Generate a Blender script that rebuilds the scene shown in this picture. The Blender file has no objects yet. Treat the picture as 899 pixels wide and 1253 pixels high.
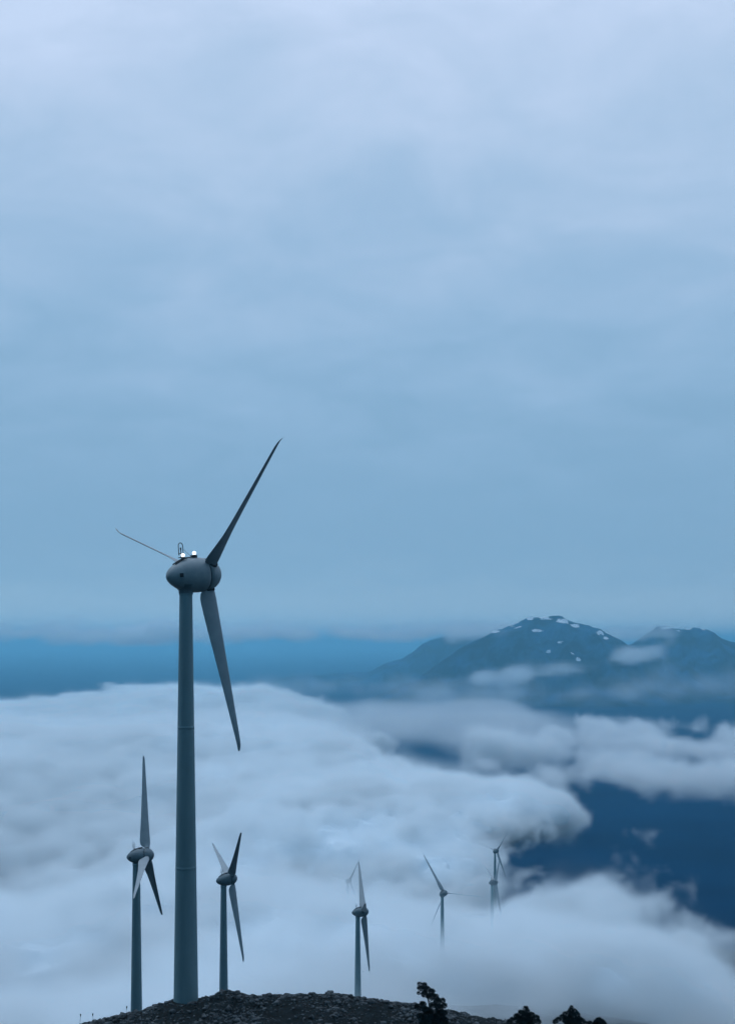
import bpy, bmesh, math, random
import numpy as np
from mathutils import Matrix, Vector

random.seed(7)
sc = bpy.context.scene
COL = sc.collection
R = math.radians
F = 1300.0                      # focal length of the photograph, in its own pixels (899 wide)
CX, HY = 449.5, 785.0           # column of the optical axis, row of the eye level


def at(px, py, Y):
    """point of the place seen at a pixel of the photograph, Y metres away"""
    return Vector(((px - CX) / F * Y, Y, -(py - HY) / F * Y))


# ------------------------------------------------------------------ helpers
def new_mesh(name, verts, faces, mat=None, smooth=True):
    me = bpy.data.meshes.new(name)
    me.from_pydata([tuple(v) for v in verts], [], faces)
    if mat:
        me.materials.append(mat)
    if smooth:
        me.polygons.foreach_set('use_smooth', [True] * len(me.polygons))
    me.update()
    return me


def link(name, data, parent=None, matrix=None):
    o = bpy.data.objects.new(name, data)
    COL.objects.link(o)
    if parent:
        o.parent = parent
    if matrix is not None:
        o.matrix_local = matrix
    return o


def tag(o, label=None, cat=None, group=None, kind=None):
    if label: o['label'] = label
    if cat: o['category'] = cat
    if group: o['group'] = group
    if kind: o['kind'] = kind
    return o


def lathe(profile, n=40, axis='Z'):
    """revolve (position, radius) pairs; returns verts, faces"""
    v, f, rings = [], [], []
    for t, r in profile:
        if r < 1e-5:
            rings.append([len(v)])
            v.append((0, 0, t))
        else:
            rings.append(list(range(len(v), len(v) + n)))
            for k in range(n):
                a = 2 * math.pi * k / n
                v.append((r * math.cos(a), r * math.sin(a), t))
    for A, B in zip(rings, rings[1:]):
        for k in range(n):
            a0, a1 = A[k % len(A)], A[(k + 1) % len(A)]
            b0, b1 = B[k % len(B)], B[(k + 1) % len(B)]
            if len(A) == 1 and len(B) == 1: continue
            if len(A) == 1: f.append((a0, b1, b0))
            elif len(B) == 1: f.append((a0, a1, b0))
            else: f.append((a0, a1, b1, b0))
    if axis == 'X':
        v = [(z, y, -x) for x, y, z in v]
    return v, f


def tube(pts, rad, n=8, closed=False):
    v, f = [], []
    pts = [Vector(p) for p in pts]
    m = len(pts)
    for i, p in enumerate(pts):
        a = pts[(i - 1) % m] if (closed or i) else p
        b = pts[(i + 1) % m] if (closed or i < m - 1) else p
        t = (b - a).normalized()
        u = t.cross(Vector((0.3, 1, 0.2))).normalized()
        w = t.cross(u)
        r = rad[i] if isinstance(rad, (list, tuple)) else rad
        for k in range(n):
            an = 2 * math.pi * k / n
            v.append(p + u * (r * math.cos(an)) + w * (r * math.sin(an)))
    for i in range(m if closed else m - 1):
        j = (i + 1) % m
        for k in range(n):
            k2 = (k + 1) % n
            f.append((i * n + k, i * n + k2, j * n + k2, j * n + k))
    if not closed:
        f.append(tuple(range(n))[::-1])
        f.append(tuple(range((m - 1) * n, m * n)))
    return v, f


def join(*parts):
    V, Fc = [], []
    for v, f in parts:
        o = len(V)
        V += list(v)
        Fc += [tuple(i + o for i in q) for q in f]
    return V, Fc


def box(c, s):
    x, y, z = c; a, b, d = s[0] / 2, s[1] / 2, s[2] / 2
    v = [(x + i * a, y + j * b, z + k * d) for i in (-1, 1) for j in (-1, 1) for k in (-1, 1)]
    return v, [(0, 1, 3, 2), (4, 6, 7, 5), (0, 4, 5, 1), (2, 3, 7, 6), (0, 2, 6, 4), (1, 5, 7, 3)]


# ------------------------------------------------------------------ noise on regular grids
def _hash(i, j, k, seed):
    h = (i.astype(np.int64) * 73856093) ^ (j.astype(np.int64) * 19349663) ^ (k.astype(np.int64) * 83492791) ^ (seed * 2654435761)
    h = (h ^ (h >> 13)) * 1274126177 & 0xFFFFFFFF
    h = (h ^ (h >> 16)) * 2246822519 & 0xFFFFFFFF
    h = h ^ (h >> 13)
    return (h & 0xFFFFFF) / float(0xFFFFFF) * 2 - 1


def _wmat(xs, cell):
    u = np.asarray(xs, float) / cell
    i0 = np.floor(u).astype(int)
    lo, hi = i0.min() - 1, i0.max() + 2
    t = u - i0
    w = [(1 - t) ** 3 / 6, (3 * t ** 3 - 6 * t ** 2 + 4) / 6, (-3 * t ** 3 + 3 * t ** 2 + 3 * t + 1) / 6, t ** 3 / 6]
    M = np.zeros((len(u), hi - lo + 1), np.float32)
    for d in range(4):
        M[np.arange(len(u)), i0 - 1 + d - lo] = w[d]
    return M, np.arange(lo, hi + 1)


def gnoise(xs, ys, zs, cell, seed):
    """smooth noise on the grid xs × ys (× zs), about unit deviation"""
    cx, cy, cz = cell if isinstance(cell, tuple) else (cell,) * 3
    A, ia = _wmat(xs, cx)
    B, ib = _wmat(ys, cy)
    if zs is None:
        L = _hash(ia[:, None], ib[None, :], np.zeros((1, 1), int), seed)
        return (A @ L.astype(np.float32) @ B.T) * 3.6
    Cm, ic = _wmat(zs, cz)
    L = _hash(ia[:, None, None], ib[None, :, None], ic[None, None, :], seed).astype(np.float32)
    L = np.tensordot(A, L, (1, 0))
    L = np.einsum('yj,xjk->xyk', B, L, optimize=True)
    return np.matmul(L, Cm.T) * 5.2


def sstep(a, b, x):
    t = np.clip((x - a) / (b - a), 0, 1)
    return t * t * (3 - 2 * t)


def poly_sdf(X, Y, P):
    """signed distance to a plan polygon, positive inside"""
    d = np.full(X.shape, 1e9)
    ins = np.zeros(X.shape, bool)
    n = len(P)
    for i in range(n):
        ax, ay = P[i]; bx, by = P[(i + 1) % n]
        ex, ey = bx - ax, by - ay
        t = np.clip(((X - ax) * ex + (Y - ay) * ey) / (ex * ex + ey * ey + 1e-9), 0, 1)
        d = np.minimum(d, np.hypot(X - ax - t * ex, Y - ay - t * ey))
        c = (ay > Y) != (by > Y)
        xi = ax + (Y - ay) * ex / (ey if abs(ey) > 1e-9 else 1e-9)
        ins ^= c & (X < xi)
    return np.where(ins, d, -d)


# ------------------------------------------------------------------ materials
def mat_new(name):
    m = bpy.data.materials.new(name)
    m.use_nodes = True
    nt = m.node_tree
    nt.nodes.clear()
    out = nt.nodes.new('ShaderNodeOutputMaterial')
    return m, nt, out


def N(nt, t, **kw):
    n = nt.nodes.new(t)
    for k, v in kw.items():
        if hasattr(n, k) and k not in n.inputs: setattr(n, k, v)
        else: n.inputs[k].default_value = v
    return n


def ramp(nt, stops, interp='LINEAR'):
    n = nt.nodes.new('ShaderNodeValToRGB')
    cr = n.color_ramp
    cr.interpolation = interp
    while len(cr.elements) < len(stops): cr.elements.new(0.5)
    for e, (p, c) in zip(cr.elements, stops):
        e.position = p
        e.color = (*c, 1) if len(c) == 3 else c
    return n


def noisy(name, c0, c1, scale, rough=0.6, detail=6, spec=0.3, bump=0.0, bscale=None, stretch=None, lo=.35, hi=.65):
    m, nt, out = mat_new(name)
    b = N(nt, 'ShaderNodeBsdfPrincipled')
    b.inputs['Roughness'].default_value = rough
    b.inputs['Specular IOR Level'].default_value = spec
    tc = N(nt, 'ShaderNodeTexCoord')
    src = tc.outputs['Object']
    if stretch:
        mp = N(nt, 'ShaderNodeMapping')
        mp.inputs['Scale'].default_value = stretch
        nt.links.new(src, mp.inputs[0]); src = mp.outputs[0]
    no = N(nt, 'ShaderNodeTexNoise', Scale=scale, Detail=detail, Roughness=.6)
    nt.links.new(src, no.inputs['Vector'])
    r = ramp(nt, [(lo, c0), (hi, c1)])
    nt.links.new(no.outputs['Fac'], r.inputs[0])
    nt.links.new(r.outputs[0], b.inputs['Base Color'])
    if bump:
        n2 = N(nt, 'ShaderNodeTexNoise', Scale=bscale or scale * 3, Detail=6)
        nt.links.new(src, n2.inputs['Vector'])
        bp = N(nt, 'ShaderNodeBump', Strength=bump)
        nt.links.new(n2.outputs['Fac'], bp.inputs['Height'])
        nt.links.new(bp.outputs[0], b.inputs['Normal'])
    nt.links.new(b.outputs[0], out.inputs[0])
    return m


PAINT = (.30, .335, .35)
M_tower = noisy('tower_paint', (.155, .245, .27), (.20, .295, .32), .6, .55, 5, .25, stretch=(1, 1, .12))
M_nac_shaded = noisy('nacelle_paint_shaded', (.10, .14, .16), (.15, .19, .21), .9, .5, 6, .3)  # backlit shade of the smaller machines' heads put into the colour
M_nac_lit = noisy('nacelle_paint_lit', (.21, .255, .275), (.28, .325, .345), .9, .5, 6, .3)  # lit copy of the same paint, brightness put into the nearest machine's colour
M_blade = noisy('blade_paint', (.26, .30, .325), (.32, .36, .385), .5, .5, 4, .3)
M_dark = noisy('dark_metal', (.02, .025, .03), (.05, .055, .06), 3, .6)
M_rock = noisy('weathered_limestone', (.014, .018, .021), (.12, .13, .135), .9, .9, 8, .15, .5, 6)
M_bark = noisy('bark', (.012, .011, .010), (.03, .026, .022), 6, .9)
M_needle = noisy('fir_needles', (.003, .006, .006), (.010, .017, .015), 1.2, .7, 4, .2)
M_stalk = noisy('dry_stalk', (.04, .036, .03), (.08, .07, .055), 6, .9)

m, nt, out = mat_new('beacon_glow')
e = N(nt, 'ShaderNodeEmission', Color=(.93, .96, 1, 1), Strength=2.2)
nt.links.new(e.outputs[0], out.inputs[0])
M_beacon = m

# rocky hilltop: dark thin scrub and soil with broken pale stone showing through
m, nt, out = mat_new('stony_ground')
b = N(nt, 'ShaderNodeBsdfPrincipled', Roughness=.95)
b.inputs['Specular IOR Level'].default_value = .1
tc = N(nt, 'ShaderNodeTexCoord')
n1 = N(nt, 'ShaderNodeTexNoise', Scale=.35, Detail=9, Roughness=.7)
n2 = N(nt, 'ShaderNodeTexNoise', Scale=2.2, Detail=8, Roughness=.7)
for n in (n1, n2): nt.links.new(tc.outputs['Object'], n.inputs['Vector'])
ad = N(nt, 'ShaderNodeMath', operation='ADD')
nt.links.new(n1.outputs['Fac'], ad.inputs[0]); nt.links.new(n2.outputs['Fac'], ad.inputs[1])
r1 = ramp(nt, [(.0, (.006, .009, .010)), (.50, (.010, .014, .015)), (.60, (.022, .026, .027)), (.70, (.09, .095, .095))])
hf = N(nt, 'ShaderNodeMath', operation='MULTIPLY'); hf.inputs[1].default_value = .5
nt.links.new(ad.outputs[0], hf.inputs[0]); nt.links.new(hf.outputs[0], r1.inputs[0])
nt.links.new(r1.outputs[0], b.inputs['Base Color'])
bp = N(nt, 'ShaderNodeBump', Strength=.7, Distance=.3)
nt.links.new(n2.outputs['Fac'], bp.inputs['Height']); nt.links.new(bp.outputs[0], b.inputs['Normal'])
nt.links.new(b.outputs[0], out.inputs[0])
M_ground = m

# sea
m, nt, out = mat_new('sea_water')
b = N(nt, 'ShaderNodeBsdfDiffuse', Roughness=.5)
tc = N(nt, 'ShaderNodeTexCoord')
n2 = N(nt, 'ShaderNodeTexNoise', Scale=.004, Detail=9, Roughness=.6)
nt.links.new(tc.outputs['Object'], n2.inputs['Vector'])
r1 = ramp(nt, [(.35, (0, .024, .075)), (.65, (.0004, .038, .105))])
nt.links.new(n2.outputs['Fac'], r1.inputs[0]); nt.links.new(r1.outputs[0], b.inputs['Color'])
g = N(nt, 'ShaderNodeBsdfGlossy', Roughness=.45)
g.inputs['Color'].default_value = (.2, .5, .7, 1)
ms = N(nt, 'ShaderNodeMixShader'); ms.inputs[0].default_value = .02
nt.links.new(b.outputs[0], ms.inputs[1]); nt.links.new(g.outputs[0], ms.inputs[2]); nt.links.new(ms.outputs[0], out.inputs[0])
M_water = m

# far mountains: dark forest and rock with painted relief, old snow lying in the upper gullies
m, nt, out = mat_new('mountain_slopes')
b = N(nt, 'ShaderNodeBsdfPrincipled', Roughness=.9)
b.inputs['Specular IOR Level'].default_value = .05
at_ = N(nt, 'ShaderNodeAttribute', attribute_name='snow')
tc = N(nt, 'ShaderNodeTexCoord')
n1 = N(nt, 'ShaderNodeTexNoise', Scale=.006, Detail=8, Roughness=.65)
nt.links.new(tc.outputs['Object'], n1.inputs['Vector'])
r1 = ramp(nt, [(.42, (.000, .003, .012)), (.62, (.016, .08, .17))])  # noise streaks paint the slopes' light and dark facets into the colour
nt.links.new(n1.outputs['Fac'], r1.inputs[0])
n3 = N(nt, 'ShaderNodeTexNoise', Scale=.03, Detail=8, Roughness=.7)
mp3 = N(nt, 'ShaderNodeMapping'); mp3.inputs['Rotation'].default_value = (0, R(28), 0); mp3.inputs['Scale'].default_value = (.55, 1, 1.8)
nt.links.new(tc.outputs['Object'], mp3.inputs[0]); nt.links.new(mp3.outputs[0], n3.inputs['Vector'])
ad = N(nt, 'ShaderNodeMath', operation='ADD')
amp_ = N(nt, 'ShaderNodeMath', operation='MULTIPLY_ADD'); amp_.inputs[1].default_value = 3.0; amp_.inputs[2].default_value = -1.05
nt.links.new(n3.outputs['Fac'], amp_.inputs[0])
nt.links.new(at_.outputs['Fac'], ad.inputs[0]); nt.links.new(amp_.outputs[0], ad.inputs[1])
r2 = ramp(nt, [(.84, (0, 0, 0)), (1.0, (1, 1, 1))])
sub = N(nt, 'ShaderNodeMath', operation='MULTIPLY'); sub.inputs[1].default_value = .8
nt.links.new(ad.outputs[0], sub.inputs[0]); nt.links.new(sub.outputs[0], r2.inputs[0])
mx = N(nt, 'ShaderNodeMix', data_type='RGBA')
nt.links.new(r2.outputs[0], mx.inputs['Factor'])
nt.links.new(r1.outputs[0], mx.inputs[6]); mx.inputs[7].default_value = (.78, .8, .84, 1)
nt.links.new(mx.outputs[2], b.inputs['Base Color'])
nt.links.new(b.outputs[0], out.inputs[0])
M_mount = m

# clouds
m, nt, out = mat_new('cloud_mist')
v = N(nt, 'ShaderNodeVolumePrincipled', Density=1.0, Anisotropy=.15)
v.inputs['Color'].default_value = (.945, .978, .994, 1)
v.inputs['Density Attribute'].default_value = 'density'
nt.links.new(v.outputs[0], out.inputs['Volume'])
M_mist = m
m, nt, out = mat_new('cloud_body')
d = N(nt, 'ShaderNodeBsdfDiffuse')
d.inputs['Color'].default_value = (.80, .87, .92, 1)
nt.links.new(d.outputs[0], out.inputs[0])
M_cloud = m

m, nt, out = mat_new('haze_air')
v = N(nt, 'ShaderNodeVolumePrincipled', Density=1.05e-4, Anisotropy=.3)
v.inputs['Color'].default_value = (.29, .73, .93, 1)
nt.links.new(v.outputs[0], out.inputs['Volume'])
M_haze = m

# ------------------------------------------------------------------ sky and sun
SUN_EL, SUN_AZ = R(58), R(-60)          # azimuth clockwise from +Y (the view direction)
w = bpy.data.worlds.new('World'); sc.world = w; w.use_nodes = True
nt = w.node_tree; nt.nodes.clear()
wo = nt.nodes.new('ShaderNodeOutputWorld')
bg = N(nt, 'ShaderNodeBackground', Strength=.1)
sky = N(nt, 'ShaderNodeTexSky', sky_type='NISHITA', sun_disc=False)
sky.sun_elevation = SUN_EL; sky.sun_rotation = SUN_AZ
tc = N(nt, 'ShaderNodeTexCoord')
sp = N(nt, 'ShaderNodeSeparateXYZ')
nt.links.new(tc.outputs['Generated'], sp.inputs[0])


def lin(r, g, b_):
    f = lambda c: (c / 255 / 12.92) if c / 255 <= .04045 else ((c / 255 + .055) / 1.055) ** 2.4
    return (f(r), f(g), f(b_))


# height above the eye level -> tint of the overcast
zr = ramp(nt, [(.0, lin(150, 180, 206)), (.02, lin(146, 178, 206)), (.06, lin(114, 154, 190)), (.14, lin(115, 155, 191)),
               (.25, lin(128, 166, 203)), (.35, lin(141, 174, 210)), (.44, lin(158, 186, 220)), (.52, lin(173, 196, 230)),
               (1., lin(196, 219, 252))], 'B_SPLINE')
# cloud wisps of the overcast: direction projected on a high ceiling
den = N(nt, 'ShaderNodeMath', operation='ADD'); den.inputs[1].default_value = .22
nt.links.new(sp.outputs['Z'], den.inputs[0])
dx = N(nt, 'ShaderNodeMath', operation='DIVIDE'); dy = N(nt, 'ShaderNodeMath', operation='DIVIDE')
nt.links.new(sp.outputs['X'], dx.inputs[0]); nt.links.new(den.outputs[0], dx.inputs[1])
nt.links.new(sp.outputs['Y'], dy.inputs[0]); nt.links.new(den.outputs[0], dy.inputs[1])
cb = N(nt, 'ShaderNodeCombineXYZ')
nt.links.new(dx.outputs[0], cb.inputs[0]); nt.links.new(dy.outputs[0], cb.inputs[1])
mp = N(nt, 'ShaderNodeMapping'); mp.inputs['Rotation'].default_value = (0, 0, R(35)); mp.inputs['Scale'].default_value = (1.5, 1.9, 1)
nt.links.new(cb.outputs[0], mp.inputs[0])
cn = N(nt, 'ShaderNodeTexNoise', Scale=2.3, Detail=8, Roughness=.56, Distortion=.35)
nt.links.new(mp.outputs[0], cn.inputs['Vector'])
# shift the tint ramp with the wisps and lighten them
cm = N(nt, 'ShaderNodeMapRange'); cm.inputs['From Min'].default_value = .3; cm.inputs['From Max'].default_value = .7
cm.inputs['To Min'].default_value = -.065; cm.inputs['To Max'].default_value = .06
nt.links.new(cn.outputs['Fac'], cm.inputs[0])
fade = N(nt, 'ShaderNodeMapRange'); fade.inputs['From Min'].default_value = .03; fade.inputs['From Max'].default_value = .25
nt.links.new(sp.outputs['Z'], fade.inputs[0])
mu = N(nt, 'ShaderNodeMath', operation='MULTIPLY')
nt.links.new(cm.outputs[0], mu.inputs[0]); nt.links.new(fade.outputs[0], mu.inputs[1])
za = N(nt, 'ShaderNodeMath', operation='ADD', use_clamp=True)
nt.links.new(sp.outputs['Z'], za.inputs[0]); nt.links.new(mu.outputs[0], za.inputs[1])
nt.links.new(za.outputs[0], zr.inputs[0])
# unseen sky behind the viewer, dimmed and tinted to leave the turbines in silhouette
bk = N(nt, 'ShaderNodeMapRange', interpolation_type='SMOOTHSTEP')
bk.inputs['From Min'].default_value = -.75; bk.inputs['From Max'].default_value = .45
bk.inputs['To Min'].default_value = 0; bk.inputs['To Max'].default_value = 1
nt.links.new(sp.outputs['Y'], bk.inputs[0])
tint = N(nt, 'ShaderNodeMix', data_type='RGBA')
tint.inputs[6].default_value = (1.7, 3.5, 4.0, 1); tint.inputs[7].default_value = (13.4, 12.5, 11.6, 1)
nt.links.new(bk.outputs[0], tint.inputs['Factor'])
# an overcast is brightest overhead
zen = N(nt, 'ShaderNodeMapRange', interpolation_type='SMOOTHSTEP')
zen.inputs['From Min'].default_value = .5; zen.inputs['From Max'].default_value = .95
zen.inputs['To Min'].default_value = 1; zen.inputs['To Max'].default_value = 1.45
nt.links.new(sp.outputs['Z'], zen.inputs[0])
tz = N(nt, 'ShaderNodeVectorMath', operation='SCALE')
nt.links.new(tint.outputs[2], tz.inputs[0]); nt.links.new(zen.outputs[0], tz.inputs['Scale'])
sc_ = N(nt, 'ShaderNodeVectorMath', operation='MULTIPLY')
nt.links.new(zr.outputs[0], sc_.inputs[0]); nt.links.new(tz.outputs[0], sc_.inputs[1])
mx = N(nt, 'ShaderNodeMix', data_type='RGBA'); mx.inputs['Factor'].default_value = .03
nt.links.new(sc_.outputs[0], mx.inputs[6]); nt.links.new(sky.outputs[0], mx.inputs[7])
nt.links.new(mx.outputs[2], bg.inputs['Color'])
nt.links.new(bg.outputs[0], wo.inputs['Surface'])

sl = bpy.data.lights.new('sun', 'SUN')
sl.energy = .72; sl.angle = R(30); sl.color = (.78, .89, 1.0)
so = link('sun', sl)
dirv = Vector((math.cos(SUN_EL) * math.sin(SUN_AZ), math.cos(SUN_EL) * math.cos(SUN_AZ), math.sin(SUN_EL)))
so.rotation_euler = (-dirv).to_track_quat('-Z', 'Y').to_euler()
so.location = dirv * 300

# ------------------------------------------------------------------ camera
cam = bpy.data.cameras.new('camera')
co = link('camera', cam)
co.rotation_euler = (R(90), 0, 0)
cam.sensor_fit = 'HORIZONTAL'; cam.sensor_width = 36
cam.lens = F / 899 * 36
cam.shift_y = (HY - 626.5) / 899
cam.clip_start = .2; cam.clip_end = 80000
sc.camera = co

# ------------------------------------------------------------------ ground: the stony knoll and the ridge running out under the clouds
YC = 121.0
crest = [(-900, 1700), (-300, 1430), (-100, 1335), (0, 1290), (60, 1274), (95, 1256), (130, 1246), (167, 1239), (200, 1229), (231, 1224),
         (255, 1219), (278, 1215), (300, 1219), (335, 1219), (370, 1218), (400, 1220), (430, 1223), (470, 1226), (500, 1229), (540, 1235),
         (580, 1241), (620, 1248), (660, 1257), (760, 1288), (900, 1345), (1200, 1500), (2000, 1900)]
cxs = np.array([(p - CX) / F * YC for p, _ in crest]); czs = np.array([-(q - HY) / F * YC for _, q in crest]) - .6
# feet of the turbines, (x, y, z)
HUBS = {  # pixel of hub, distance, yaw of the rotor axis (clockwise from +Y), blade angle
    1: (253, 703, 125.0, 47, 48.3),
    2: (180.5, 1047, 219.0, 86, -20),
    3: (284, 1075.5, 276.0, 69, 45),
    4: (446, 1116, 352.0, 87, 68),
    5: (428, 1078, 775.0, 45, 33),
    6: (544, 1093, 520.0, 37, -33),
    7: (608, 1041.5, 800.0, 52, 38),
    8: (606.5, 1080, 620.0, 82, 40),
}
FEET = {}
HEAD = .78                      # size of the smaller machines' nacelles against the largest one's
for k, (px, py, Y, yaw, th) in HUBS.items():
    h = at(px, py, Y)
    hs = HEAD if k > 1 else 1.0
    FEET[k] = Vector((h.x - 2.9 * hs * math.sin(R(yaw)), h.y - 2.9 * hs * math.cos(R(yaw)), h.z - 47.75 - 2.0 * hs))

ex = np.unique(np.concatenate([np.arange(-42, 48, .32), np.arange(-110, -42, 3), np.arange(48, 130, 3), np.arange(-700, -110, 22), np.arange(130, 700, 22)]))
ey = np.unique(np.concatenate([np.arange(98, 128, .32), np.arange(-60, 98, 3.0), np.arange(128, 260, 3.0), np.arange(260, 1250, 16)]))
GX, GY = np.meshgrid(ex, ey, indexing='ij')


def ground_z(X, Y):
    zc = np.interp(X, cxs, czs)
    # near side: the summit where the viewer stands, a saddle, then the knoll
    summit = -1.75 - .5 * np.maximum(Y - 1, 0) - .004 * X ** 2 + .12 * np.minimum(Y, 0)
    summit = np.maximum(summit, -47.5 - .06 * np.abs(X))
    kn = zc - .0155 * np.clip(YC - Y, 0, 40) ** 2 - .10 * np.clip(YC - Y, 0, 200)
    db = np.maximum(Y - YC, 0)
    kn = np.where(Y > YC, zc - .46 * db ** 2 / (db + 4), kn)
    z = np.where(Y < YC, np.maximum(summit, kn), kn)
    # far side: the ridge sinks from turbine to turbine
    keys = [FEET[i] for i in (2, 3, 4, 6, 8, 7)]
    ky = [126.0] + [k.y for k in keys] + [1250]
    kx = [-14.0] + [k.x for k in keys] + [110]
    kz = [-45.0] + [k.z for k in keys] + [-330]
    rx = np.interp(Y, ky, kx); rz = np.interp(Y, ky, kz)
    far = rz - .0016 * (X - rx) ** 2 / (1 + np.abs(X - rx) / 180)
    for k in FEET.values():
        if k.y < 130: continue
        wgt = np.exp(-((X - k.x) ** 2 + (Y - k.y) ** 2) / 26 ** 2)
        far = far * (1 - wgt) + k.z * wgt
    t = sstep(126, 150, Y)
    return np.maximum(z * (1 - t) + far * t, -345)


GZ = ground_z(GX, GY)
amp = sstep(0, 60, GY) * .8 + .2
for cell, a, s in ((9, .28, 1), (3.2, .17, 2), (1.3, .13, 3), (.6, .06, 4)):
    n = gnoise(ex, ey, None, cell, s)
    if a < .2: n = np.abs(n) * 1.3 - .8
    GZ += a * n * (amp if cell < 5 else 1)
# rock hump by the third tower and ledges
GZ += .45 * np.exp(-((GX - (272 - CX) / F * YC) ** 2 / 2.5 + (GY - YC) ** 2 / 6))
f1 = FEET[1]
GZ = np.where(np.hypot(GX - f1.x, GY - f1.y) < 2.4, np.minimum(GZ, f1.z + .35), GZ)


def grid_mesh(name, X, Y, Z, mat):
    nx, ny = X.shape
    me = bpy.data.meshes.new(name)
    co_ = np.stack([X, Y, Z], -1).reshape(-1, 3).astype(np.float32)
    idx = np.arange(nx * ny).reshape(nx, ny)
    q = np.stack([idx[:-1, :-1], idx[1:, :-1], idx[1:, 1:], idx[:-1, 1:]], -1).reshape(-1, 4).astype(np.int32)
    me.vertices.add(len(co_)); me.vertices.foreach_set('co', co_.ravel())
    me.loops.add(q.size); me.loops.foreach_set('vertex_index', q.ravel())
    me.polygons.add(len(q))
    me.polygons.foreach_set('loop_start', np.arange(0, q.size, 4, dtype=np.int32))
    me.polygons.foreach_set('use_smooth', np.ones(len(q), bool))
    me.update(calc_edges=True); me.validate()
    me.materials.append(mat)
    return me


hill = link('rocky_hill', grid_mesh('rocky_hill', GX, GY, GZ, M_ground))
tag(hill, kind='structure')


def hz(x, y):
    i = min(max(np.searchsorted(ex, x) - 1, 0), len(ex) - 2); j = min(max(np.searchsorted(ey, y) - 1, 0), len(ey) - 2)
    u = (x - ex[i]) / (ex[i + 1] - ex[i]); v_ = (y - ey[j]) / (ey[j + 1] - ey[j])
    return float((GZ[i, j] * (1 - u) + GZ[i + 1, j] * u) * (1 - v_) + (GZ[i, j + 1] * (1 - u) + GZ[i + 1, j + 1] * u) * v_)


# loose broken stone over the knoll
bm = bmesh.new()
bmesh.ops.create_icosphere(bm, subdivisions=1, radius=1)
IV = np.array([v.co[:] for v in bm.verts]); IF = np.array([[v.index for v in f.verts] for f in bm.faces])
bm.free()
rng = np.random.RandomState(5)
RV, RF, off = [], [], 0
clus = gnoise(ex, ey, None, 4.0, 61)
tries = 0
while len(RV) < 13000 and tries < 90000:
    tries += 1
    x, y = rng.uniform(-38, 30), rng.uniform(106, 124.5)
    i, j = np.searchsorted(ex, x) - 1, np.searchsorted(ey, y) - 1
    if rng.rand() > .10 + .65 * max(0., min(1., clus[i, j] * .7 + .35)): continue
    if math.hypot(x - f1.x, y - f1.y) < 1.9: continue
    s = min(.55, .05 + rng.exponential(.06))
    v = IV * (1 + .28 * rng.randn(len(IV), 1)) * s * np.array([rng.uniform(.8, 1.5), rng.uniform(.8, 1.3), rng.uniform(.5, .9)])
    a = rng.uniform(0, 6.28); c_, s_ = math.cos(a), math.sin(a)
    v = v @ np.array([[c_, s_, 0], [-s_, c_, 0], [0, 0, 1]])
    RV.append(v + np.array([x, y, hz(x, y) + s * .15])); RF.append(IF + off); off += len(IV)
me = bpy.data.meshes.new('rubble')
vv = np.concatenate(RV).astype(np.float32); ff = np.concatenate(RF).astype(np.int32)
me.vertices.add(len(vv)); me.vertices.foreach_set('co', vv.ravel())
me.loops.add(ff.size); me.loops.foreach_set('vertex_index', ff.ravel())
me.polygons.add(len(ff)); me.polygons.foreach_set('loop_start', np.arange(0, ff.size, 3, dtype=np.int32))
me.update(calc_edges=True); me.materials.append(M_rock)
rub = link('rubble', me)
tag(rub, 'pale broken stones scattered over the dark hilltop', 'rubble', kind='stuff')

# sea to the horizon
v = [(-59000, -900, -335), (59000, -900, -335), (59000, 60000, -335), (-59000, 60000, -335)]
sea = link('water', new_mesh('water', v, [(0, 1, 2, 3)], M_water, False)); tag(sea, kind='structure')

# ------------------------------------------------------------------ far mountains
def mountain(name, prof, D, depth, x0, x1, seed, drifts, step=6.0):
    xs = np.arange(x0, x1, step); ys = np.arange(D - depth, D + depth * .8, step * 1.25)
    X, Y = np.meshgrid(xs, ys, indexing='ij')
    px = np.array([(p - CX) / F * D for p, _ in prof]); pz = np.array([-(q - HY) / F * D for _, q in prof])
    crest_y = D + 120 * gnoise(xs, ys[:1], None, 420, seed)[:, :1]
    zc = np.interp(X, px, pz)
    d = (Y - crest_y)
    t = np.where(d < 0, -d / depth, d / (depth * .8))
    base = -360.0
    sh = np.clip(1 - t, 0, 1) ** 1.35
    Z = base + (zc - base) * sh
    er = np.zeros_like(Z)
    for cell, a, s in (((170, 420), 60, 1), ((85, 190), 38, 2), (48, 20, 3), (24, 10, 4)):
        er += a * (.75 - np.abs(gnoise(xs, ys, None, (cell + (1,)) if isinstance(cell, tuple) else cell, seed + s)))
    er *= np.clip(t * 5, .22, 1) * np.clip((Z - base) / 160, 0, 1)
    Z = Z + er
    me = grid_mesh(name, X, Y, Z, M_mount)
    lap = np.zeros_like(Z)
    lap[2:-2, 2:-2] = (Z[4:, 2:-2] + Z[:-4, 2:-2] - 2 * Z[2:-2, 2:-2]) / 30
    # old snow left in drifts: (x, z, half width, half height) where it lies on the face towards the valley
    sn = np.full(Z.shape, -1.0)
    for sx_, sy_, rx_, ry_, k_ in drifts:
        c = at(sx_, sy_, D)
        sn = np.maximum(sn, k_ - ((X - c.x) / (rx_ * D / F)) ** 2 * .6 - ((Z - c.z) / (ry_ * D / F)) ** 2 * .6)
    sn = np.clip(sn + .2, -1, .95) + .12 * np.clip(lap, -1, 1) + .16 * gnoise(xs, ys, None, 40, seed + 9) + .08 * gnoise(xs, ys, None, 20, seed + 8)
    at__ = me.attributes.new('snow', 'FLOAT', 'POINT')
    at__.data.foreach_set('value', sn.astype(np.float32).ravel())
    o = link(name, me); tag(o, kind='structure')
    return o


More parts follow.
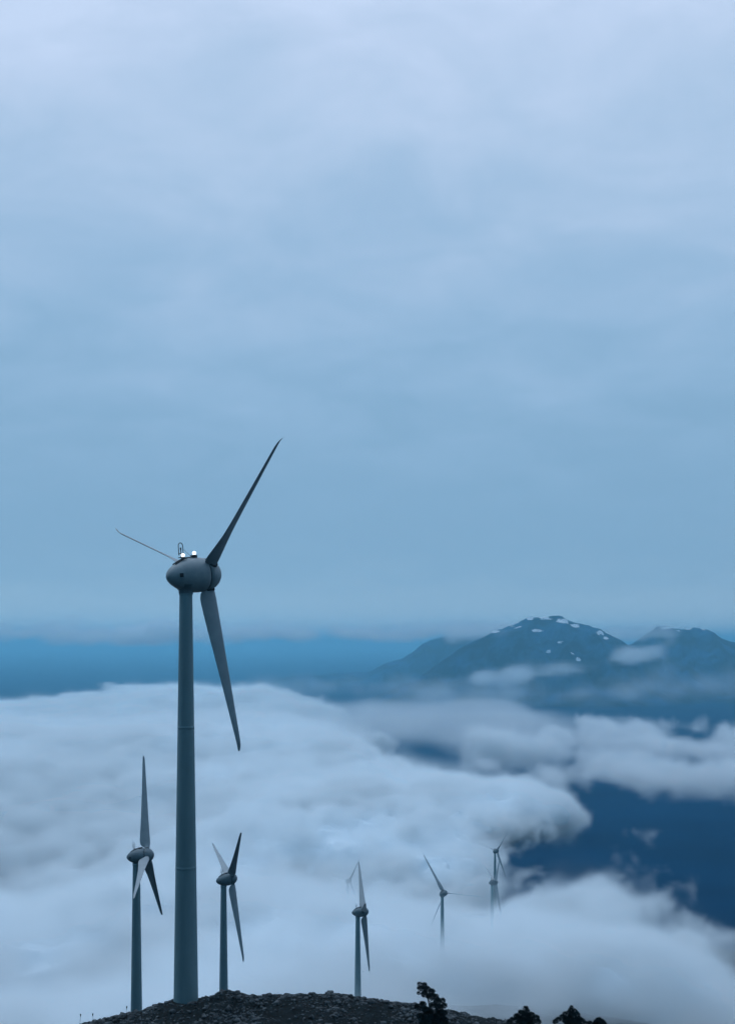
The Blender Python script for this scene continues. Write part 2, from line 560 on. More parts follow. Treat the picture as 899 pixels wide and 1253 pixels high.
mountain('mountain', [(380, 880), (430, 862), (470, 846), (505, 829), (535, 811), (560, 796), (582, 784), (605, 774), (622, 768), (634, 763), (642, 757.5), (652, 755.5),
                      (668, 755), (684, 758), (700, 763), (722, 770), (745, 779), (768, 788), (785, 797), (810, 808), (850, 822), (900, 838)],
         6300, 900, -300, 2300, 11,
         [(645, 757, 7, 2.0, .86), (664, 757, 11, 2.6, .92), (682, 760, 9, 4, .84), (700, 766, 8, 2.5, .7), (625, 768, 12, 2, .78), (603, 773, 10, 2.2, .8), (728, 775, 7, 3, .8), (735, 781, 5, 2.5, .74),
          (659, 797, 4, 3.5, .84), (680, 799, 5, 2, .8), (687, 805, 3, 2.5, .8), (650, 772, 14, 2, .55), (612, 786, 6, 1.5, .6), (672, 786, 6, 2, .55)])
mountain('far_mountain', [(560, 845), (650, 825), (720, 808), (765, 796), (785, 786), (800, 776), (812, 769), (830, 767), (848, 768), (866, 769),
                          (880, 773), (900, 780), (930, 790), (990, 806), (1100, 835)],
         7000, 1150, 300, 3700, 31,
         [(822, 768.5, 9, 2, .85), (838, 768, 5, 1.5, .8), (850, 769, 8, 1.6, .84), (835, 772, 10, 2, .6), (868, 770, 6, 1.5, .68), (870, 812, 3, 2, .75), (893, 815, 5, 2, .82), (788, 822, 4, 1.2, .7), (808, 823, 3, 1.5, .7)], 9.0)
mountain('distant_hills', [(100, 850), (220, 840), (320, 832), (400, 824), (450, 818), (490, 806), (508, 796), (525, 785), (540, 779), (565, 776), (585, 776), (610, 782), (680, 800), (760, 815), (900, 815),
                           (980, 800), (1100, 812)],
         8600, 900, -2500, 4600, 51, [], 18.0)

# ------------------------------------------------------------------ clouds
ZT = -140.0


def plan(px, py, z=ZT):
    Y = -z * F / max(py - HY, 1)
    return ((px - CX) / F * Y, Y)


DECK_BACK = [plan(*p) for p in [(765, 1088, -148), (722, 1062, -155), (690, 1044, -160), (662, 1028, -160), (646, 1020, -161), (630, 1014, -166), (646, 1004, -175), (690, 986, -167), (704, 967, -152)]]
DECK = [plan(*p) for p in [(1500, 1420), (1100, 1225), (960, 1160), (905, 1140), (860, 1118), (805, 1100)]] + DECK_BACK + [plan(*p) for p in [(682, 950), (660, 957), (640, 938), (603, 927), (570, 908), (530, 894), (490, 882),
                           (440, 868), (410, 857), (425, 847), (330, 836), (200, 834), (100, 837), (0, 843), (-120, 850), (-300, 870)]] + \
       [(-1900, 1400), (-900, 330), (-420, 250), (0, 240), (420, 260)]
BANK = [plan(*p) for p in [(530, 905), (575, 893), (640, 893), (690, 886), (720, 870), (790, 870), (835, 862), (825, 876), (760, 888), (830, 893), (900, 893), (1000, 888),
                           (1000, 955), (900, 945), (830, 942), (760, 932), (690, 935), (640, 928), (590, 922)]]
WISP = [plan(*p) for p in [(700, 985), (740, 968), (795, 966), (798, 984), (760, 996), (720, 998)]]
THIN = [plan(*p) for p in [(330, 880), (420, 858), (520, 850), (640, 850), (720, 858), (700, 880), (620, 894), (480, 888)]]
# height of the cloud tops: (x, y, z, reach)
b1 = plan(350, 882, -122)
TOPS = [(0, 345, -112, 70), (-2, 362, -98, 40), (50, 508, -143, 62), (73, 620, -155, 60), (96, 785, -190, 42), (-16, 765, -171, 70), (183, 540, -141, 90), (60, 400, -160, 50), (140, 410, -172, 60), (90, 455, -150, 45),
        (b1[0], b1[1], -112, 280), (*plan(200, 900, -130), -128, 220), (*plan(640, 965), -138, 90), (*plan(460, 1000, -150), -158, 110),
        (*plan(30, 960, -150), -160, 200), (*plan(80, 1080, -140), -138, 90), (*plan(340, 1120, -140), -133, 80), (*plan(700, 910, -140), -150, 250),
        (-120, 330, -124, 70), (150, 600, -128, 60), (130, 880, -148, 60), (158, 725, -126, 55), (60, 880, -165, 50)]
HOLES = [(-150, 2500, 430, 60), (300, 2500, 300, 40), (-900, 2600, 420, 30), (*plan(110, 930), 160, 30), (*plan(60, 1045), 60, 24), (*plan(250, 955), 90, 18), (*plan(20, 978), 150, 60), (*plan(390, 1012), 70, 35), (*plan(560, 1015), 80, 40), (*plan(60, 1150, -140), 60, 20)]   # thin places: x, y, reach, sink


def n3_thin(xs, ys, zs):
    return 7 * gnoise(xs, ys, zs, (150, 150, 50), 41) + 5 * gnoise(xs, ys, zs, (60, 60, 40), 42)


def cloud_field(xs, ys, zs, fine):
    X, Y = np.meshgrid(xs, ys, indexing='ij')
    warp = sum(a * gnoise(xs, ys, None, c, 100 + c) for c, a in ((160, 26), (70, 14), (30, 7)))
    far_k = np.clip(Y / 900, .6, 3)
    sd = poly_sdf(X, Y, DECK) + warp * np.clip(far_k, .6, 1.7) + 8 + 20 * (1 - sstep(560, 850, Y))
    sb = np.minimum(poly_sdf(X, Y, BANK), 45) + warp * 1.3
    sw = np.minimum(poly_sdf(X, Y, WISP) + warp * .6, 16)
    zt = np.full(X.shape, -142.0); wsum = np.ones(X.shape); acc = zt * 1.0
    for x, y, z, r in TOPS:
        wq = 6 * np.exp(-((X - x) ** 2 + ((Y - y) / 1.25) ** 2) / r ** 2)
        acc += z * wq; wsum += wq
    zt = acc / wsum
    hole = np.zeros(X.shape)
    for x, y, r, s in HOLES:
        g_ = np.exp(-((X - x) ** 2 + ((Y - y) / 1.4) ** 2) / r ** 2)
        zt -= s * g_
        hole = np.maximum(hole, g_ * min(1, s / 35))
    hole = np.clip(hole * (1 + .5 * gnoise(xs, ys, None, 60, 9)), 0, 1)
    farw = sstep(500, 1500, Y)
    zt += (5 + 5 * farw) * gnoise(xs, ys, None, 260, 7) + (3 + 2 * farw) * gnoise(xs, ys, None, 110, 8)
    zl = zs[None, None, :]
    # deck
    top = zt[:, :, None] - zl
    side = sd[:, :, None] * .6
    near = (1 - sstep(450, 700, Y))[:, :, None]
    f = np.minimum(top, side)
    # round off the rim
    rim = np.clip(1 - sd / 120, 0, 1)[:, :, None]
    f = np.minimum(f, top - 34 * rim ** 1.6)
    rimr = rim * sstep(60, 120, X)[:, :, None] * (1 - near)
    f = np.minimum(f, zl + 236 - 48 * rimr)
    bank_top = (-150 + 6 * gnoise(xs, ys, None, 90, 21))[:, :, None]
    fb = np.minimum(np.minimum(bank_top - zl, sb[:, :, None] * .7), (zl + 176) * 1.3)
    fb = np.minimum(fb, 24)
    sv = np.minimum(poly_sdf(X, Y, THIN), 120) + warp * 1.5
    ft = np.minimum(np.minimum(-150 - zl, sv[:, :, None] * .3), (zl + 200)) + n3_thin(xs, ys, zs)
    fw = np.minimum(np.minimum(-158 - zl, sw[:, :, None]), (zl + 190))
    big = gnoise(xs, ys, zs, 85, 31); med = gnoise(xs, ys, zs, 40, 32)
    bill = lambda n: (.8 - np.abs(n) * 1.15)
    n3 = 6 * big + 6 * bill(med)
    if fine < 2:
        n3 += 5.0 * bill(gnoise(xs, ys, zs, 20, 33))
    if fine < 1:
        n3 += (3.2 + 3 * np.exp(-np.clip(sd, 0, 1e4) / 60)[:, :, None]) * bill(gnoise(xs, ys, zs, 10, 34)) + 1.8 * gnoise(xs, ys, zs, 5.5, 35)
    n3 *= 1 + .35 * np.clip((Y - 900) / 900, 0, 1)[:, :, None]
    edge = np.exp(-np.clip(sd, 0, 1e4) / 70)[:, :, None]
    n3 *= .62 + .62 * edge
    calm = (1 - .5 * np.exp(-((X - 10) / 110) ** 2 - ((Y - 440) / 150) ** 2))[:, :, None]   # even mist close to the hill
    f = f + n3 * calm
    fb = fb + n3 * 1.3 - 5
    fw = fw + n3 * 1.2 - 6
    return f, fb, fw, ft, hole[:, :, None], np.exp(-np.clip(sd, 0, 1e4) / 60)[:, :, None]


def cloud_object(name, lo, hi, step, fine, label, core=True):
    res = [int(round((h - l) / step)) + 1 for l, h in zip(lo, hi)]
    xs, ys, zs = (np.linspace(l, h, r) for l, h, r in zip(lo, hi, res))
    f, fb, fw, ft, hole, edge = cloud_field(xs, ys, zs, fine)
    soft = (15 + 9 * np.exp(-(xs[:, None] ** 2 + (ys[None, :] - 400) ** 2) / 150 ** 2))[:, :, None]
    soft = soft * (1 - .6 * edge)
    rho = .11
    thin = (sstep(-70, 40, xs)[:, None] * (1 - sstep(415, 520, ys))[None, :])[:, :, None]
    dens = (rho * (1 - .72 * thin) * (1 - .6 * hole)) * np.clip(f / soft, 0, 1) ** 1.6
    wisp = np.clip(.85 + .38 * gnoise(xs, ys, zs, (26, 26, 13), 51) + .28 * gnoise(xs, ys, zs, 11, 52), .15, 2.2)
    dens = dens * wisp * (1 - .45 * edge)
    # feathered mist lying on top of the deck, thinner round the turbines
    lay = np.clip((f + 17) / 26, 0, 1) ** 1.5 * (1 - edge)
    dens = np.maximum(dens, (.003 + .006 * sstep(820, 1200, ys))[None, :, None] * lay * np.clip(wisp, .4, 1.6))
    dens = np.maximum(dens, .055 * np.clip(fb / 22, 0, 1) ** 1.3)
    dens = np.maximum(dens, .06 * np.clip(fw / 18, 0, 1) ** 1.3)
    dens = np.maximum(dens, .006 * np.clip(ft / 25, 0, 1))
    body = np.maximum(f - 70 * thin - 30 * hole, 0)
    return volume_object(name, lo, hi, res, dens, body, label, core)


def volume_object(name, lo, hi, res, dens, body, label, core, thr=25.0):
    # the voxels' densities travel as a point attribute and are read back by the node tree that builds the volume
    n = res[0] * res[1] * res[2]
    me = bpy.data.meshes.new(name)
    me.vertices.add(n)
    a = me.attributes.new('dens', 'FLOAT', 'POINT'); a.data.foreach_set('value', dens.astype(np.float32).ravel())
    if core:
        a = me.attributes.new('body', 'FLOAT', 'POINT'); a.data.foreach_set('value', body.astype(np.float32).ravel())
    o = link(name, me)
    me.materials.append(M_mist); me.materials.append(M_cloud)
    ng = bpy.data.node_groups.new(name, 'GeometryNodeTree')
    ng.interface.new_socket('Geometry', in_out='INPUT', socket_type='NodeSocketGeometry')
    ng.interface.new_socket('Geometry', in_out='OUTPUT', socket_type='NodeSocketGeometry')
    gi = ng.nodes.new('NodeGroupInput'); go = ng.nodes.new('NodeGroupOutput')
    L = ng.links.new
    pos = ng.nodes.new('GeometryNodeInputPosition')
    sb = ng.nodes.new('ShaderNodeVectorMath'); sb.operation = 'SUBTRACT'; sb.inputs[1].default_value = lo
    L(pos.outputs[0], sb.inputs[0])
    dv = ng.nodes.new('ShaderNodeVectorMath'); dv.operation = 'DIVIDE'
    dv.inputs[1].default_value = [(h - l) / (r - 1) for l, h, r in zip(lo, hi, res)]
    L(sb.outputs[0], dv.inputs[0])
    sx = ng.nodes.new('ShaderNodeSeparateXYZ'); L(dv.outputs[0], sx.inputs[0])

    def rnd(s, mult):
        q = ng.nodes.new('FunctionNodeFloatToInt'); q.rounding_mode = 'ROUND'; L(s, q.inputs[0])
        mlt = ng.nodes.new('FunctionNodeIntegerMath'); mlt.operation = 'MULTIPLY'; mlt.inputs[1].default_value = mult
        L(q.outputs[0], mlt.inputs[0]); return mlt.outputs[0]
    a1 = ng.nodes.new('FunctionNodeIntegerMath'); a2 = ng.nodes.new('FunctionNodeIntegerMath')
    L(rnd(sx.outputs[0], res[1] * res[2]), a1.inputs[0]); L(rnd(sx.outputs[1], res[2]), a1.inputs[1])
    L(a1.outputs[0], a2.inputs[0]); L(rnd(sx.outputs[2], 1), a2.inputs[1])

    def cube(attr):
        na = ng.nodes.new('GeometryNodeInputNamedAttribute'); na.data_type = 'FLOAT'; na.inputs[0].default_value = attr
        si = ng.nodes.new('GeometryNodeSampleIndex'); si.data_type = 'FLOAT'; si.domain = 'POINT'; si.clamp = True
        L(gi.outputs[0], si.inputs['Geometry']); L(na.outputs[0], si.inputs['Value']); L(a2.outputs[0], si.inputs['Index'])
        vc = ng.nodes.new('GeometryNodeVolumeCube')
        L(si.outputs[0], vc.inputs['Density'])
        vc.inputs['Background'].default_value = 0
        vc.inputs['Min'].default_value = lo; vc.inputs['Max'].default_value = hi
        for ax, r in zip('XYZ', res): vc.inputs['Resolution ' + ax].default_value = r
        return vc.outputs[0]
    sm = ng.nodes.new('GeometryNodeSetMaterial'); sm.inputs['Material'].default_value = M_mist
    L(cube('dens'), sm.inputs[0])
    if core:
        vm = ng.nodes.new('GeometryNodeVolumeToMesh'); vm.inputs['Threshold'].default_value = thr
        L(cube('body'), vm.inputs[0])
        ss = ng.nodes.new('GeometryNodeSetShadeSmooth'); L(vm.outputs[0], ss.inputs[0])
        sm2 = ng.nodes.new('GeometryNodeSetMaterial'); sm2.inputs['Material'].default_value = M_cloud
        L(ss.outputs[0], sm2.inputs[0])
        jn = ng.nodes.new('GeometryNodeJoinGeometry')
        L(sm.outputs[0], jn.inputs[0]); L(sm2.outputs[0], jn.inputs[0])
        L(jn.outputs[0], go.inputs[0])
    else:
        L(sm.outputs[0], go.inputs[0])
    md = o.modifiers.new('cloud', 'NODES'); md.node_group = ng
    tag(o, label, 'cloud', kind='stuff')
    return o


cloud_object('cloud_sea', (-440, 190, -250), (520, 1060, -85), 2.3, 0, 'rolling white cloud sea wrapped round the ridge and its turbines')
cloud_object('cloud_sea', (-830, 1052, -250), (1000, 2100, -75), 5.6, 1, 'bulging middle reach of the pale cloud sea beyond the turbines')
cloud_object('cloud_sea', (-1750, 2088, -250), (1500, 4300, -70), 11.0, 2, 'farthest pale cloud deck spreading left towards the horizon')

# thin veils lying against the mountains
def veil(name, lo, hi, step, spines, label):
    res = [int(round((h - l) / step)) + 1 for l, h in zip(lo, hi)]
    xs, ys, zs = (np.linspace(l, h, r) for l, h, r in zip(lo, hi, res))
    X, Y, Z = np.meshgrid(xs, ys, zs, indexing='ij')
    n3 = .55 * gnoise(xs, ys, zs, (150, 150, 60), 71) + .5 * gnoise(xs, ys, zs, (70, 70, 40), 72) + .3 * gnoise(xs, ys, zs, 42, 73)
    dens = np.zeros(X.shape)
    for (p, q, rad, flat, rho) in spines:
        p, q = np.array(p), np.array(q)
        e = q - p
        t = np.clip(((X - p[0]) * e[0] + (Y - p[1]) * e[1] + (Z - p[2]) * e[2]) / (e @ e), 0, 1)
        dx_, dy_, dz_ = X - p[0] - t * e[0], Y - p[1] - t * e[1], Z - p[2] - t * e[2]
        d = np.sqrt(dx_ ** 2 + (dy_ * .5) ** 2 + (dz_ * flat) ** 2) / rad
        dens = np.maximum(dens, rho * np.clip(1 - d + .55 * n3, 0, 1) ** 1.3)
    return volume_object(name, lo, hi, res, dens, None, label, False)


A_ = lambda px, py, Y: tuple(at(px, py, Y))
veil('cloud_wisp', (-900, 4700, -330), (2300, 5750, 60), 19.0,
     [(A_(600, 832, 5300), A_(720, 817, 5300), 85, 2.4, .008), (A_(690, 822, 5300), A_(785, 800, 5400), 75, 2.0, .009),
      (A_(300, 846, 5200), A_(950, 838, 5300), 190, 2.6, .0011), (A_(520, 850, 5100), A_(760, 846, 5200), 90, 2.4, .003),
      (A_(800, 795, 5400), A_(815, 786, 5400), 50, 1.5, .005)],
     'long thin wisp of cloud slanting across the snowy mountain')
veil('cloud_wisp', (100, 5900, -60), (2300, 7600, 150), 19.0,
     [(A_(556, 776, 6350), A_(625, 771, 6350), 75, 2.0, .006), (A_(735, 778, 6700), A_(800, 776, 6700), 85, 2.2, .006), (A_(560, 772, 7300), A_(900, 768, 7300), 80, 3.0, .0012)],
     'flat cap of grey cloud hugging the mountain shoulders')

veil('cloud_band', (-3300, 6400, -12), (1200, 7150, 150), 22.0,
     [(A_(-100, 775, 6800), A_(280, 774, 6800), 210, 4.2, .013), (A_(280, 774, 6800), A_(500, 777, 6800), 170, 4.2, .012), (A_(-150, 768, 6800), A_(600, 770, 6800), 170, 4.0, .004)],
     'pale flat band of cloud along the far left horizon')

# air: one closed box of even haze round everything
v, f = box((0, 29500, -82), (120000, 61600, 510))
hz_o = link('haze', new_mesh('haze', v, f, M_haze, False)); tag(hz_o, 'even blue haze of the whole valley air', 'haze', kind='stuff')

# ------------------------------------------------------------------ wind turbines
BASE_H = 50.0
tower_r = lambda z: 1.42 - .0144 * z
tower_prof = [(-3.5, tower_r(-3.5))]
for zj in (15.7, 31.9):                       # flange joints between the tower's sections
    for dz, dr in ((-1.2, 0), (-.25, 0), (-.09, .001), (-.07, .012), (.07, .012), (.09, .001), (.25, 0), (1.2, 0)):
        tower_prof.append((zj + dz, tower_r(zj + dz) + dr))
tower_prof += [(46, tower_r(46)), (47.1, tower_r(47.1)), (47.2, tower_r(47.2)), (47.3, .80), (47.75, .80), (47.8, .72)]
tower_me = new_mesh('tower', *lathe(tower_prof, 48), M_tower)
# nacelle along +X (towards the hub), hub centre at the origin
nac_prof = [(-5.5, 0), (-5.47, .18), (-5.38, .4), (-5.15, .72), (-4.75, 1.08), (-4.2, 1.42), (-3.5, 1.72), (-2.8, 1.92), (-2.1, 2.02), (-1.5, 2.05), (-1.0, 2.02), (-.74, 1.97), (-.70, 1.90), (-.70, 1.5)]
nac_me = new_mesh('nacelle', *lathe(nac_prof, 56, 'X'), M_nac_shaded)
seam_me = new_mesh('generator_ring', *lathe([(-.72, 1.3), (-.72, 1.83), (-.52, 1.83), (-.52, 1.3)], 56, 'X'), M_dark)
hub_prof = [(-.54, 1.4), (-.54, 1.88), (-.50, 1.94), (-.1, 1.93), (.3, 1.84), (.7, 1.66), (1.05, 1.40), (1.35, 1.06), (1.58, .68), (1.71, .32), (1.75, 0)]
hub_me = new_mesh('hub', *lathe(hub_prof, 56, 'X'), M_nac_shaded)
cv, cf = lathe([(-2.35, .82), (-2.0, .84), (-1.85, .98), (-1.6, 1.25), (-1.35, 1.5)], 40)
collar_me = new_mesh('yaw_collar', [(x - 2.9, y, z) for x, y, z in cv], cf, M_nac_shaded)
# hatch on the viewer's flank of the tail, sunk vent lid
hx, hr = -4.35, 1.36
hv, hf = box((0, 0, 0), (.42, .10, .46))
ang = math.atan2(.42, .75)
hm = Matrix.Translation((hx, -hr * math.cos(.05), .05)) @ Matrix.Rotation(-ang, 4, 'Z')
hatch_me = new_mesh('hatch', [hm @ Vector(p) for p in hv], hf, M_dark, False)


def sphere(c, r, n=12):
    prof = [(c[2] - r * math.cos(math.pi * i / n), r * math.sin(math.pi * i / n)) for i in range(n + 1)]
    v_, f_ = lathe(prof, 16)
    return [(x + c[0], y + c[1], z) for x, y, z in v_], f_


# deck rail, sensor hoop and beacons on the nacelle's back
loop = [(-3.35 + .30 * math.cos(t), 0, 3.45 + .34 * math.sin(t)) for t in np.linspace(0, math.pi, 11)]
loop = [(-3.05, 0, 2.35), (-3.05, 0, 2.9)] + loop + [(-3.65, 0, 2.9), (-3.65, 0, 2.35)]
mast_me = new_mesh('sensor_mast', *join(tube(loop, .05, 6), tube([(-3.35, 0, 1.6), (-3.35, 0, 3.0)], .055, 6), tube([(-3.7, 0, 2.55), (-3.0, 0, 2.55)], .05, 6),
                                        box((-3.35, 0, 2.1), (.5, .5, .10)), tube([(-2.95, 0, 3.0), (-1.9, 0, 2.1)], .02, 5),
                                        tube([(-3.35, 0, 3.0), (-3.35, 0, 3.25)], .09, 8)), M_dark)
rail = [(-4.4, 0, 1.36), (-3.9, 0, 1.62), (-3.3, 0, 1.9), (-2.6, 0, 2.09), (-2.0, 0, 2.13), (-1.4, 0, 2.14)]
deck_me = new_mesh('roof_walkway', *join(tube([(x, -.28, z - .02) for x, _, z in rail], .07, 6), tube([(x, .28, z - .02) for x, _, z in rail], .07, 6),
                                         box((-1.75, -.2, 2.2), (.7, .35, .25)), box((-1.3, .2, 2.15), (.35, .3, .3))), M_dark)
beacon_base = lambda x: join(tube([(x, 0, 1.9), (x, 0, 2.15)], .13, 10))
b_a = new_mesh('beacon_light', *join(sphere((-3.35, -.36, 2.35), .225)), M_beacon)
b_b = new_mesh('beacon_light', *join(sphere((-1.75, -.30, 2.55), .225)), M_beacon)
cap_a = new_mesh('lamp_cap', *join(tube([(-3.35, -.36, 2.0), (-3.35, -.36, 2.16)], .2, 12)), M_dark)
cap_b = new_mesh('lamp_cap', *tube([(-1.75, -.30, 2.2), (-1.75, -.30, 2.36)], .2, 12), M_dark)

# blade along +Z, leading edge towards +X (feathered into the wind)
secs = [(1.05, .92, .92, .46), (1.55, .95, .90, .48), (1.9, 1.5, .8, .56), (2.3, 1.95, .68, .62), (2.9, 2.12, .58, .64), (3.6, 2.08, .5, .62), (5, 1.9, .42, .56), (7, 1.68, .34, .50),
        (9, 1.48, .28, .45), (11, 1.30, .24, .40), (13, 1.13, .20, .36), (15, .97, .17, .31), (17, .82, .14, .27), (19, .66, .11, .22), (20.4, .54, .09, .18), (21.2, .45, .07, .16), (21.6, .36, .055, .13), (21.85, .26, .045, .09), (22.0, .14, .03, .05)]
bv, bf = [], []
nb = 20
for i, (r, c, th, le) in enumerate(secs):
    tw = R(22 * min(1, max(r - 1.5, 0) / 6))
    hook = -.34 * max(0, (r - 20.6) / 1.4) ** 2.2
    th = max(th, .25) if 4 < r < 21 else th
    for k in range(nb):
        a = 2 * math.pi * k / nb
        cxn = math.cos(a)
        y = math.sin(a) * th / 2
        if r > 1.7:                                   # aerofoil: blunt nose, thin tail
            y *= (.35 + .65 * (cxn * .5 + .5) ** .6) * (1 if y > 0 else .8)
        x = le - c / 2 + cxn * c / 2
        B_ = .955
        bv.append((x * math.cos(tw) - y * math.sin(tw), x * math.sin(tw) + y * math.cos(tw) + hook, 1.05 + (r - 1.05) * B_))
for i in range(len(secs) - 1):
    for k in range(nb):
        k2 = (k + 1) % nb
        bf.append((i * nb + k, i * nb + k2, (i + 1) * nb + k2, (i + 1) * nb + k))
bf.append(tuple(range(nb))[::-1]); bf.append(tuple(range((len(secs) - 1) * nb, len(secs) * nb)))
blade_me = new_mesh('blade', bv, bf, M_blade)
ring_v, ring_f = lathe([(1.5, .62), (1.86, .60), (2.02, .57), (2.02, .4)], 28)
root_me = new_mesh('blade_collar', ring_v, ring_f, M_dark)


nac_lit_me = nac_me.copy(); nac_lit_me.materials[0] = M_nac_lit
hub_lit_me = hub_me.copy(); hub_lit_me.materials[0] = M_nac_lit


def turbine(label, n):
    px, py, Y, yaw, th = HUBS[n]
    hub = at(px, py, Y)
    root = link('wind_turbine', None)
    root.location = FEET[n]
    tag(root, label, 'wind turbine', 'wind turbines along the ridge')
    tower = link('tower', tower_me, root)
    Mn = Matrix.Translation(hub - FEET[n]) @ Matrix.Rotation(R(90 - yaw), 4, 'Z') @ Matrix.Rotation(R(-5), 4, 'Y')
    Ms = Mn @ Matrix.Scale(HEAD if n > 1 else 1.0, 4)
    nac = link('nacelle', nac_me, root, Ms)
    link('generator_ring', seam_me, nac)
    if n == 1: nac.data = nac_lit_me
    cl = link('yaw_collar', collar_me, nac, Matrix.Rotation(R(5), 4, 'Y'))
    link('hatch', hatch_me, nac)
    link('roof_walkway', deck_me, nac)
    link('sensor_mast', mast_me, nac)
    if n == 1:
        for a_, c_ in ((b_a, cap_a), (b_b, cap_b)):
            link('beacon_light', a_, nac); link('lamp_cap', c_, nac)
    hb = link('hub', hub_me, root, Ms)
    if n == 1: hb.data = hub_lit_me
    for k in range(3):
        B = Mn @ Matrix.Rotation(R(th + 120 * k), 4, 'X') @ Matrix.Rotation(R({1: 0, 2: -6, 3: -22, 4: -16, 6: -32}.get(n, -8)), 4, 'Z')
        bl = link('blade', blade_me, root, B)
        link('blade_collar', root_me, bl, Matrix.Scale(HEAD if n > 1 else 1.0, 4))
    return root


turbine('largest wind turbine in front with two lit white beacons on its nacelle', 1)
turbine('wind turbine left of the large tower with a short white blade facing us', 2)
turbine('wind turbine just right of the large tower rising behind the stone hump', 3)
turbine('dark wind turbine behind the middle of the hilltop with its tower foot fading into mist', 4)
turbine('submerged wind turbine with only one blade tip sticking out of the cloud', 5)
turbine('wind turbine in cloud with one blade level and one slanting up left', 6)
turbine('farthest wind turbine on tall pale tower standing highest out of the cloud at right', 7)
turbine('low wind turbine in cloud standing close before the farthest tower', 8)


# ------------------------------------------------------------------ firs below the knoll
def fir(label, px, ptop, Y, width, lean, seed, clumps):
    """clumps: (pixel x, pixel y, radius m) of the visible tufts; the rest of the crown is grown below them"""
    rg = random.Random(seed)
    top = at(px, ptop, Y)
    basex = top.x + lean
    gz_ = hz(basex, Y)
    root = link('fir_tree', None); root.location = (basex, Y, gz_ - .1)
    tag(root, label, 'fir tree', 'firs below the hilltop')
    H = top.z - gz_ + .1
    ax = lambda t: Vector((-lean * (t ** 1.6) + .12 * math.sin(5 * t + seed), .1 * math.sin(4 * t + 1), H * t))
    pts = [ax(t) for t in np.linspace(0, .98, 14)]
    parts = [tube(pts, [.17 * (1 - .9 * i / 13) + .012 for i in range(14)], 8)]
    tufts = []
    for cx_, cy_, cr in clumps:
        p = at(cx_, cy_, Y + rg.uniform(-.25, .25)) - root.location
        t = min(max((p.z - cr * .3) / H - .05, .05), .97)
        q = ax(t)
        parts.append(tube([q, q.lerp(p, .5) + Vector((0, 0, -.06)), p], [.05, .035, .015], 5))
        tufts.append((p, cr))
    zlow = min(p.z for p, _ in tufts)
    t = .12
    while t * H < zlow + .5:
        for k in range(rg.randint(4, 6)):
            a = rg.uniform(0, 6.283)
            L_ = width * (1 - .55 * t) * rg.uniform(.55, 1.1)
            q = ax(t)
            e_ = q + Vector((math.cos(a) * L_, math.sin(a) * L_, -.12 * L_ + rg.uniform(-.1, .25)))
            parts.append(tube([q, q.lerp(e_, .5) + Vector((0, 0, .08)), e_], [.05, .035, .012], 5))
            for s in (.45, .7, .95):
                tufts.append((q.lerp(e_, s) + Vector((0, 0, rg.uniform(-.08, .12))), .32 * rg.uniform(.7, 1.2)))
        t += .55 / H
    tr = new_mesh('trunk', *join(*parts), M_bark)
    link('trunk', tr, root)
    V, Fc = [], []
    for p, cr in tufts:
        for _ in range(int(900 * cr * cr / .16) + 30):
            while True:
                d = Vector((rg.uniform(-1, 1), rg.uniform(-1, 1), rg.uniform(-1, 1)))
                if d.length < 1: break
            c = p + Vector((d.x * cr, d.y * cr, d.z * cr * .8))
            out_ = (d + Vector((rg.uniform(-.6, .6), rg.uniform(-.6, .6), rg.uniform(.0, .9)))).normalized()
            side = out_.cross(Vector((rg.uniform(-1, 1), rg.uniform(-1, 1), rg.uniform(-1, 1)))).normalized()
            L_ = rg.uniform(.09, .19); wd = rg.uniform(.018, .04)
            o_ = len(V)
            V += [c - side * wd, c + out_ * L_ * .5 - side * wd * .9, c + out_ * L_, c + out_ * L_ * .5 + side * wd * .9]
            Fc.append((o_, o_ + 1, o_ + 2, o_ + 3))
    link('crown', new_mesh('crown', V, Fc, M_needle, False), root)
    return root


fir('wind bent dark fir rising in front of the hilltop, its tip leaning left', 517, 1203, 111.5, 1.5, 1.6, 3,
    [(513, 1204.5, .18), (519, 1206, .25), (514, 1210, .28), (522, 1211, .36), (528, 1214, .30), (519, 1217, .34), (527, 1220, .40), (533, 1220, .26), (512, 1216, .15), (535, 1226, .40), (541, 1225, .28), (543, 1231, .30), (537, 1234, .45), (529, 1231, .36),
     (517, 1230, .36), (510, 1232, .24), (520, 1235, .30), (524, 1240, .50), (538, 1242, .5), (531, 1248, .6), (543, 1240, .3), (515, 1245, .4), (520, 1250, .5), (543, 1250, .45)])
fir('low dark fir crown with a round knob on top at the lower right edge', 643, 1232, 112, 1.5, .4, 9,
    [(643, 1234.5, .24), (645, 1238, .22), (638, 1240, .34), (632, 1244, .28), (626, 1248, .22), (643, 1244, .45), (650, 1243, .35), (656, 1246, .30), (635, 1249, .5), (648, 1250, .55), (658, 1251, .3), (623, 1251, .25)])
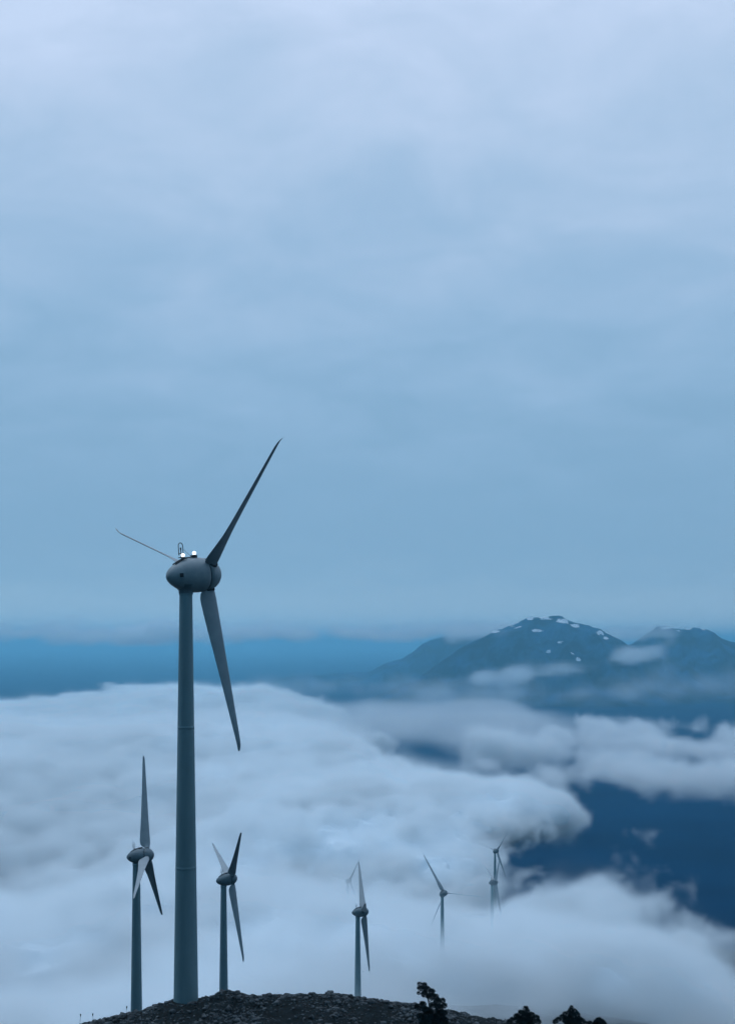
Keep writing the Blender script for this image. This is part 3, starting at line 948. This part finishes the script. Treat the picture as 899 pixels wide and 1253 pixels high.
fir('spiky dark fir crown standing rightmost but one below the hill', 699, 1232, 112, 1.6, .2, 14,
    [(699, 1233, .14), (698, 1236, .2), (703, 1238, .24), (697, 1240, .3), (691, 1241, .2), (706, 1242, .28), (700, 1244, .42), (688, 1245, .28), (683, 1248, .25), (694, 1249, .5), (708, 1248, .35), (712, 1250, .3), (679, 1251, .24), (704, 1252, .5)])
fir('small fir tip barely showing at the bottom, rightmost of the firs', 733, 1247, 112, 1.2, .2, 21,
    [(733, 1248, .18), (736, 1250, .22), (729, 1251, .22), (738, 1252.5, .25), (731, 1254, .4), (722, 1253, .25), (717, 1253, .2)])

# ------------------------------------------------------------------ dry stalks on the left rim
def stalk(label, px, py0, py1, lean, seed):
    Y = 120.0
    b_, t_ = at(px, py1, Y), at(px + lean, py0, Y)
    rg = random.Random(seed)
    b_.z = hz(b_.x, b_.y) - .05
    root = link('dry_thistle', None); root.location = b_; tag(root, label, 'plant', 'dry thistles on the left rim of the hill')
    d = t_ - b_
    link('stem', new_mesh('stem', *join(tube([(0, 0, 0), d * .5 + Vector((.02, 0, 0)), d], [.03, .025, .015], 6), tube([d * .45, d * .45 + Vector((.1, 0, .12))], .012, 5)), M_stalk), root)
    v_, f_ = sphere((0, 0, 0), .075, 8)
    v_ = [Vector(p) * (1 + .25 * rg.uniform(-1, 1)) for p in v_]
    link('seed_head', new_mesh('seed_head', [Vector((p.x, p.y, p.z * 1.8)) + d for p in v_], f_, M_stalk), root)


stalk('tallest dry thistle leaning right at the far left foot of the hill', 97, 1242.5, 1251, 1.5, 1)
stalk('short stout dry thistle, middle one on the left rim', 114, 1242, 1248, -.5, 2)
stalk('faint thin dry thistle close to the foot of the left turbine', 154.5, 1233, 1240, .5, 3)

# ------------------------------------------------------------------ render settings
sc.render.engine = 'CYCLES'
sc.view_settings.view_transform = 'Standard'
sc.view_settings.look = 'None'
sc.view_settings.exposure = 0
sc.view_settings.gamma = 1
cy = sc.cycles
cy.max_bounces = 10; cy.diffuse_bounces = 5; cy.glossy_bounces = 2; cy.volume_bounces = 5; cy.transparent_max_bounces = 8; cy.transmission_bounces = 2
cy.volume_step_rate = 1.6; cy.volume_max_steps = 384
cy.use_adaptive_sampling = True; cy.adaptive_threshold = .02; cy.adaptive_min_samples = 16
cy.use_denoising = True
cy.sample_clamp_indirect = 6
